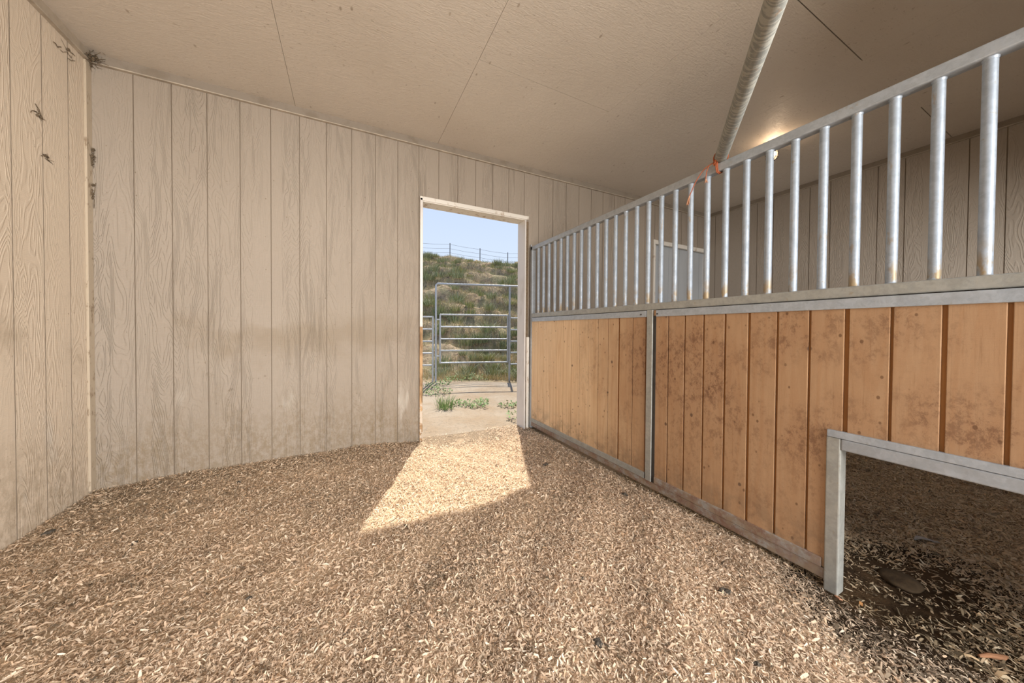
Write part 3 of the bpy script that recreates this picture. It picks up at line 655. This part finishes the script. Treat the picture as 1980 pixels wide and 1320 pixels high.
CL = [(.814, .885, .020, 'fuzzy dark dung clump in the bedding at the bottom centre of the frame'),
      (.957, 1.156, .012, 'small black dung lump in shavings behind the fuzzy dark clump'),
      (1.486, .833, .024, 'dark dung clump near the foot of the partition left of the feed opening'),
      (1.69, 1.603, .028, 'dark crumbled dung beside the partition at mid length'),
      (-.004, 1.388, .010, 'tiny dark lump in the front left shavings'),
      (1.526, 2.337, .022, 'grey dung patch just right of the sunlit patch'),
      (.306, 1.932, .012, 'tiny dark lump on the front edge of the sunlit patch'),
      (-.71, 3.018, .018, 'dark lump close to the back wall on the left'),
      (-1.50, 2.80, .024, 'dark dung clump beside the foot of the left wall'),
      (-1.02, 2.479, .018, 'dark lump in the soiled bedding near the left corner'),
      (1.245, .584, .014, 'small dark lump in shavings at the bottom right'),
      (-.371, 1.715, .013, 'small dark lump in the middle left shavings')]
for k, (x, y, s_, lb) in enumerate(CL): blob('dung_clump', x, y, (s_, s_ * .8, s_ * .6), M['dung'], lb, 'dung', 'dung clumps in the bedding', seed=k, lumps=4)
blob('stone', 2.339, .516, (.078, .072, .022), M['stone'], 'flat muddy brown stone in the wet hollow under the opening', 'stone', seed=31, lumps=1)
mb = MB()   # pale curled scrap
for k in range(9):
    pass
pts = [(-.06 + .015 * k, .012 * math.sin(k * .5), .008 + .006 * math.sin(k * .6)) for k in range(9)]
for k in range(8):
    (x0, y0, z0), (x1, y1, z1) = pts[k], pts[k + 1]; w0, w1 = .016 * math.sin(math.pi * (k + .6) / 9), .016 * math.sin(math.pi * (k + 1.5) / 9.6)
    mb.add([(x0, y0 - w0, z0), (x0, y0 + w0, z0), (x1, y1 + w1, z1), (x1, y1 - w1, z1), (x0, y0 - w0, z0 - .003), (x0, y0 + w0, z0 - .003), (x1, y1 + w1, z1 - .003), (x1, y1 - w1, z1 - .003)],
           [(0, 1, 2, 3), (7, 6, 5, 4), (0, 3, 7, 4), (1, 5, 6, 2)])
sc_ = mb.build('bark_scrap', M['feather'], None, True); sc_.location = (2.835, .536, float(fh(2.835, .536)) + .012); sc_.rotation_euler = (0, 0, -.5)
tag(sc_, 'pale flat scrap lying on the neighbouring stall floor behind the hollow', 'scrap')
mb = MB(); mb.tube([(-.045, 0, .0), (-.01, .002, .003), (.03, -.002, .002), (.05, .004, 0)], [.004, .008, .009, .005], 8)
st_ = mb.build('stick', M['stick'], None, True); st_.location = (2.056, .233, float(fh(2.056, .233)) + .014); st_.rotation_euler = (0, 0, -.55)
tag(st_, 'short reddish brown stick lying in the opening of the partition', 'stick')
def chip(x, y, s_, rz, mat, lb):
    mb = MB(); mb.add([(-s_, -s_*.5, 0), (s_*.9, -s_*.6, .002), (s_, s_*.5, .004), (-s_*.8, s_*.6, .002), (-s_, -s_*.5, .004), (s_*.9, -s_*.6, .006), (s_, s_*.5, .008), (-s_*.8, s_*.6, .006)],
           [(3,2,1,0),(4,5,6,7),(0,1,5,4),(1,2,6,5),(2,3,7,6),(3,0,4,7)])
    o = mb.build('wood_chip', mat); o.location = (x, y, float(fh(x, y)) + .014); o.rotation_euler = (.1, .1, rz); return tag(o, lb, 'wood chip')
chip(1.992, .548, .010, .3, M['chip'], 'orange wood chip in the muddy hollow beside the opening post')
chip(1.93, .60, .012, 1.2, M['frayed'], 'pale pink wood chip at the foot of the opening post')
chip(1.35, .38, .016, .8, M['chip'], 'orange wood chip among shavings at the bottom right')
mb = MB()
mb.tube([(-.03, 0, 0), (0, .004, .004), (.04, -.003, .006)], [.003, .006, .002], 6); mb.tube([(0, .004, .004), (.02, .02, .008)], [.003, .001], 5)
tg = mb.build('twig', M['stick']); tg.location = (1.36, 4.02 - .2, .0); tg.location.z = -.005; tag(tg, 'short dark twig on the dirt just outside the doorway', 'twig')

# ------------------------------------------------------------------ outside: yard and hill
def hill(x, y):
    x = np.asarray(x, float); y = np.asarray(y, float)
    d = .45 * x + .893 * y; s = .893 * x - .45 * y
    t = np.clip((d - 8.3) / 14.3, 0, 1); zc = 5.62 - .105 * np.clip(s, -12, 6)
    wob = .12 * np.sin(s * .7 + 1) + .08 * np.sin(s * 1.7 + d)
    z = zc * (t * .85 + .15 * t * t * (3 - 2 * t)) + np.where((t > 0.03) & (t < .97), .22 * np.sin((d + wob * 3) * 2 * np.pi / 1.75 + .8 * np.sin(s * .5)) * np.clip(t * 6, 0, 1), 0)
    k = np.clip((s / np.maximum(d, 1) + .05) / .07, 0, 1); k = k * k * (3 - 2 * k)
    z = z + np.clip(d - 22.6, 0, 20) * (.225 * k - .10 * (1 - k))
    z = z + np.where(d < 9, .03 * np.sin(x * 2.1) * np.sin(y * 1.7 + .5), 0)
    return z
def hillz(x, y):
    X = np.atleast_1d(np.asarray(x, float)); Y = np.atleast_1d(np.asarray(y, float)); z = hill(X, Y)
    sh_ = X.shape; xf, yf, zf = X.ravel(), Y.ravel(), z.ravel().copy()
    for i in range(len(xf)):
        d = .45 * xf[i] + .893 * yf[i]; a = min(max((d - 7.5) / 2.5, .03), 1)
        p = Vector((xf[i], yf[i], 0))
        zf[i] += a * (.22 * noise.noise(p * .9) + .13 * noise.noise(p * 2.3) + .10 * abs(noise.noise(p * 4.1)))
    zf -= .045 * np.clip((yf - 3.6) / .6, 0, 1) * 0 + .01
    return zf.reshape(sh_)
def pathz(x, y):
    k = np.clip((y - 3.42) / .4, 0, 1); k = k * k * (3 - 2 * k)
    far = hillz(x, y) + .02 - np.clip((.45 * x + .893 * y - 6.9) / .8, 0, 1) * .06
    return (fh(x, y) - .016) * (1 - k) + far * k
struct(grid('hillside', -14, 24, 5.0, 46, .19, hillz, M['hill']))
# trodden yard just outside the door
struct(grid('path', -6, 9, 3.30, 8.4, .15, pathz, M['yard']))

def blades(n, L0, L1, spread, wd, cols, lean=.5, curv=.5):
    Vb, Fb, Cb = [], [], []
    for k in range(n):
        a_ = RNG.uniform(0, 2*np.pi); r_ = spread * math.sqrt(RNG.uniform()) * .6; bx, by = r_ * math.cos(a_), r_ * math.sin(a_)
        h = RNG.uniform(L0, L1); ln = RNG.uniform(.1, lean); b_ = a_ + RNG.normal(0, .6); dx, dy = math.cos(b_) * ln * h, math.sin(b_) * ln * h
        px, py = -math.sin(b_) * wd, math.cos(b_) * wd; o = len(Vb)
        Vb += [(bx - px, by - py, 0), (bx + px, by + py, 0), (bx + dx * .4 + px * .8, by + dy * .4 + py * .8, h * .6), (bx + dx * .4 - px * .8, by + dy * .4 - py * .8, h * .6), (bx + dx + px * .15, by + dy + py * .15, h), (bx + dx - px * .15, by + dy - py * .15, h)]
        Fb += [(o, o+1, o+2, o+3), (o+3, o+2, o+4, o+5)]; c = np.array(cols[RNG.integers(len(cols))]) * RNG.uniform(.7, 1.2); Cb += [c] * 6
    return np.array(Vb), np.array(Fb), np.array(Cb)
def leafy(n, spread, ls, h, cols):
    Vb, Fb, Cb = [], [], []
    for k in range(n):
        a_ = RNG.uniform(0, 2*np.pi); r_ = spread * math.sqrt(RNG.uniform()); p = np.array([r_ * math.cos(a_), r_ * math.sin(a_), RNG.uniform(.0, h) * (1 - .6 * r_ / spread)])
        b_ = RNG.uniform(0, 2*np.pi); up = RNG.uniform(.1, .9); u = np.array([math.cos(b_) * math.cos(up), math.sin(b_) * math.cos(up), math.sin(up)]); v = np.array([-math.sin(b_), math.cos(b_), RNG.normal(0, .3)])
        l_ = ls * RNG.uniform(.6, 1.3); o = len(Vb)
        Vb += [p, p + u * l_ * .5 + v * l_ * .28, p + u * l_, p + u * l_ * .5 - v * l_ * .28]; Fb += [(o, o+1, o+2, o+3)]; Cb += [np.array(cols[RNG.integers(len(cols))]) * RNG.uniform(.7, 1.25)] * 4
    return np.array(Vb), np.array(Fb), np.array(Cb)
GR = [(.22, .265, .10), (.28, .31, .13), (.35, .35, .16), (.44, .39, .20)]
SG = [(.26, .30, .17), (.32, .345, .21), (.22, .26, .12), (.40, .38, .22)]
WD = [(.14, .24, .075), (.18, .27, .10), (.24, .29, .13)]
# weeds by the door: each its own plant
for (x, y, sp_, h_, n_, kind, lb) in [(1.25, 4.52, .20, .20, 110, 'g', 'feathery bright green weed, leftmost in the yard just outside the doorway'),
        (1.53, 4.70, .17, .10, 90, 'l', 'low leafy weed, second from left in the row outside the doorway'),
        (1.72, 4.52, .17, .10, 100, 'l', 'low leafy weed in the middle of the row outside the doorway'),
        (1.90, 4.75, .13, .09, 60, 'l', 'leafy weed right of the middle clump outside the doorway'),
        (2.20, 4.42, .16, .10, 80, 'l', 'leafy weed at the right end of the row outside the doorway'),
        (1.98, 3.72, .13, .16, 60, 'l', 'sparse weed growing against the right door jamb outside'),
        (1.42, 5.75, .30, .12, 170, 'l', 'broad leafy weed patch in the yard at the left door jamb'),
        (1.62, 6.45, .26, .12, 120, 'l', 'dark leafy weed at the foot of the corral gate post'),
        (2.15, 7.0, .24, .12, 100, 'l', 'green weed beneath the left end of the corral gate'),
        (2.62, 6.95, .30, .14, 150, 'l', 'green weed beneath the middle of the corral gate')]:
    if kind == 'g': V, Fq, C = blades(n_, h_ * .5, h_, sp_, .004, WD, .8)
    else: V, Fq, C = leafy(n_, sp_, .045, h_, WD)
    o = np_mesh('weed', V, Fq, M['leaf'], C); o.location = (x, y, float(hillz(x, y)[0]) + .015); tag(o, lb, 'weed', 'weeds in the yard')
protos = []
for k, (n_, h_, cols) in enumerate([(90, .34, GR), (110, .42, SG), (80, .28, GR), (120, .5, SG)]):
    V, Fq, C = blades(n_, h_ * .45, h_, .42, .010, cols, .9); me_o = np_mesh('shrub_tuft', V, Fq, M['leaf'], C); protos.append(me_o)
lbs = ['olive green grass tuft growing on the dry hillside', 'grey green sage tuft growing on the dry hillside', 'short olive tuft growing on the dry hillside', 'tall grey green sage bush on the dry hillside']
used = [False] * 4; cnt = 0
while cnt < 280:
    az = RNG.uniform(.17, .62); d_ = 7.6 + 15.2 * RNG.uniform() ** .9; y = d_ / (.45 * az + .893); x = az * y
    if d_ > 22.4: continue
    if noise.noise(Vector((x * .35, y * .35, 3))) + RNG.uniform(-.35, .35) < -.05: continue
    k = int(RNG.integers(4)); o = protos[k] if not used[k] else protos[k].copy()
    if used[k]: COL.objects.link(o)
    used[k] = True; s_ = RNG.uniform(.5, 1.15) * (.6 + .4 * min(1, (d_ - 7) / 6)); o.scale = (s_, s_, s_ * RNG.uniform(.7, 1.0)); o.rotation_euler = (0, 0, RNG.uniform(0, 6.28)); o.location = (x, y, float(hillz(x, y)[0]) - .02)
    tag(o, lbs[k], 'grass tuft', 'tufts on the hillside'); cnt += 1
# dry grass
n_ = 90000; az = RNG.uniform(.1, .75, n_); d_ = 7.4 + 16 * RNG.uniform(0, 1, n_); y = d_ / (.45 * az + .893); x = az * y; z = hillz(x, y)
k_ = np.array([noise.noise(Vector((a, b, 9))) for a, b in zip(x * .7, y * .7)]) + RNG.uniform(-.3, .3, n_) > -.12; x, y, z = x[k_], y[k_], z[k_]; n_ = len(x)
h = RNG.uniform(.04, .15, n_); a_ = RNG.uniform(0, 6.28, n_); lx, ly = np.cos(a_) * h * .5, np.sin(a_) * h * .5; px, py = -np.sin(a_) * .006, np.cos(a_) * .006
V = np.stack([np.stack([x - px, y - py, z - .01], -1), np.stack([x + px, y + py, z - .01], -1), np.stack([x + lx + px * .3, y + ly + py * .3, z + h], -1), np.stack([x + lx - px * .3, y + ly - py * .3, z + h], -1)], 1).reshape(-1, 3)
Cg = np.array([(.58, .46, .26), (.52, .39, .20), (.38, .36, .17), (.62, .52, .33)])[RNG.integers(0, 4, n_)] * RNG.uniform(.75, 1.15, (n_, 1))
dg = np_mesh('dry_grass', V, np.arange(n_ * 4).reshape(-1, 4), M['leaf'], np.repeat(Cg, 4, 0)); dg['kind'] = 'stuff'; tag(dg, 'short dry straw coloured grass over the hillside', 'grass')

# ------------------------------------------------------------------ corral panels
def gz(x, y): return float(hillz(x, y)[0])
A_ = Vector((1.75, 7.10, 0)); B_ = Vector((3.33, 6.65, 0)); ud = (B_ - A_).normalized()
def P(s_, z): q = A_ + ud * s_; return (q.x, q.y, z)
gt = thing('corral_gate', (A_.x, A_.y, 0), 'grey pipe corral gate in a tall frame beyond the doorway', 'gate')
Lg = (B_ - A_).length
mb = MB(); mb.tube([P(0, -.03), P(0, 2.12), P(.03, 2.15), P(Lg + .75, 2.15)], .022, 12); mb.build('overhead_frame', M['galv'], gt, True)
mb = MB(); mb.tube([P(Lg, -.03), P(Lg, 2.14)], .022, 12); mb.build('frame_post', M['galv'], gt, True)
for z in (1.475, 1.205, .94, .68, .41):
    mb = MB(); mb.tube([P(.09, z), P(Lg - .05, z)], .018, 10); mb.build('rail', M['galv'], gt, True)
mb = MB(); mb.tube([P(.09, .40), P(.09, 1.485)], .02, 10); mb.build('gate_stile', M['galv'], gt, True)
mb = MB(); mb.tube([P(Lg - .042, .40), P(Lg - .042, 1.485)], .018, 10); mb.build('gate_stile', M['galv'], gt, True)
mb = MB()
for z in (.55, 1.35):
    mb = MB(); mb.box(A_.x - .0, A_.x + .10, A_.y - .045, A_.y - .015, z, z + .03); mb.build('hinge', M['galv'], gt)
def panel(s0, dirv, length, label, drop=0):
    o0 = Vector(P(s0, 0)); d = Vector(dirv).normalized(); o = thing('pipe_fence', (o0.x, o0.y, 0), label, 'fence panel')
    q = lambda s_, z: (o0.x + d.x * s_, o0.y + d.y * s_, z + drop)
    for z in (1.42, 1.15, .885, .625, .36):
        mb = MB(); mb.tube([q(0, z), q(length, z)], .018, 10); mb.build('rail', M['galv'], o, True)
    for s_ in ((0, length) if s0 < 0 else (length,)):
        mb = MB(); mb.tube([q(s_, -.05), q(s_, 1.44)], .02, 10); mb.build('leg', M['galv'], o, True)
panel(-.065, (-.93, .36, 0), 3.0, 'grey pipe corral panel to the left of the gate')
panel(Lg + .03, (.95, .05, 0), 3.0, 'grey pipe corral panel to the right of the gate')

# ridge fence
fn = thing('wire_fence', (6.4, 22.09, 6.0), 'thin wire fence on steel posts along the hill crest', 'fence')
FP = [(2.3, 22.9), (4.4, 22.6), (6.4, 22.09), (8.366, 21.425), (10.15, 20.64), (12.2, 19.7)]
tops = []
for i, (x, y) in enumerate(FP):
    g_ = gz(x, y); zt = {2: 7.147, 3: 6.879, 4: 6.629}.get(i, g_ + 1.15); tops.append((x, y, zt))
    mb = MB(); mb.tube([(x, y, g_ - .3), (x, y, zt)], .030, 6); mb.build('post', M['tpost'], fn)
for dz in (.08, .38, .66, .93):
    mb = MB()
    for (a, b) in zip(tops[:-1], tops[1:]):
        mid = [(a[j] + b[j]) / 2 for j in range(3)]; mid[2] -= .03
        mb.tube([(a[0], a[1], a[2] - dz), (mid[0], mid[1], mid[2] - dz), (b[0], b[1], b[2] - dz)], .009, 5)
    mb.build('wire', M['wire'], fn)
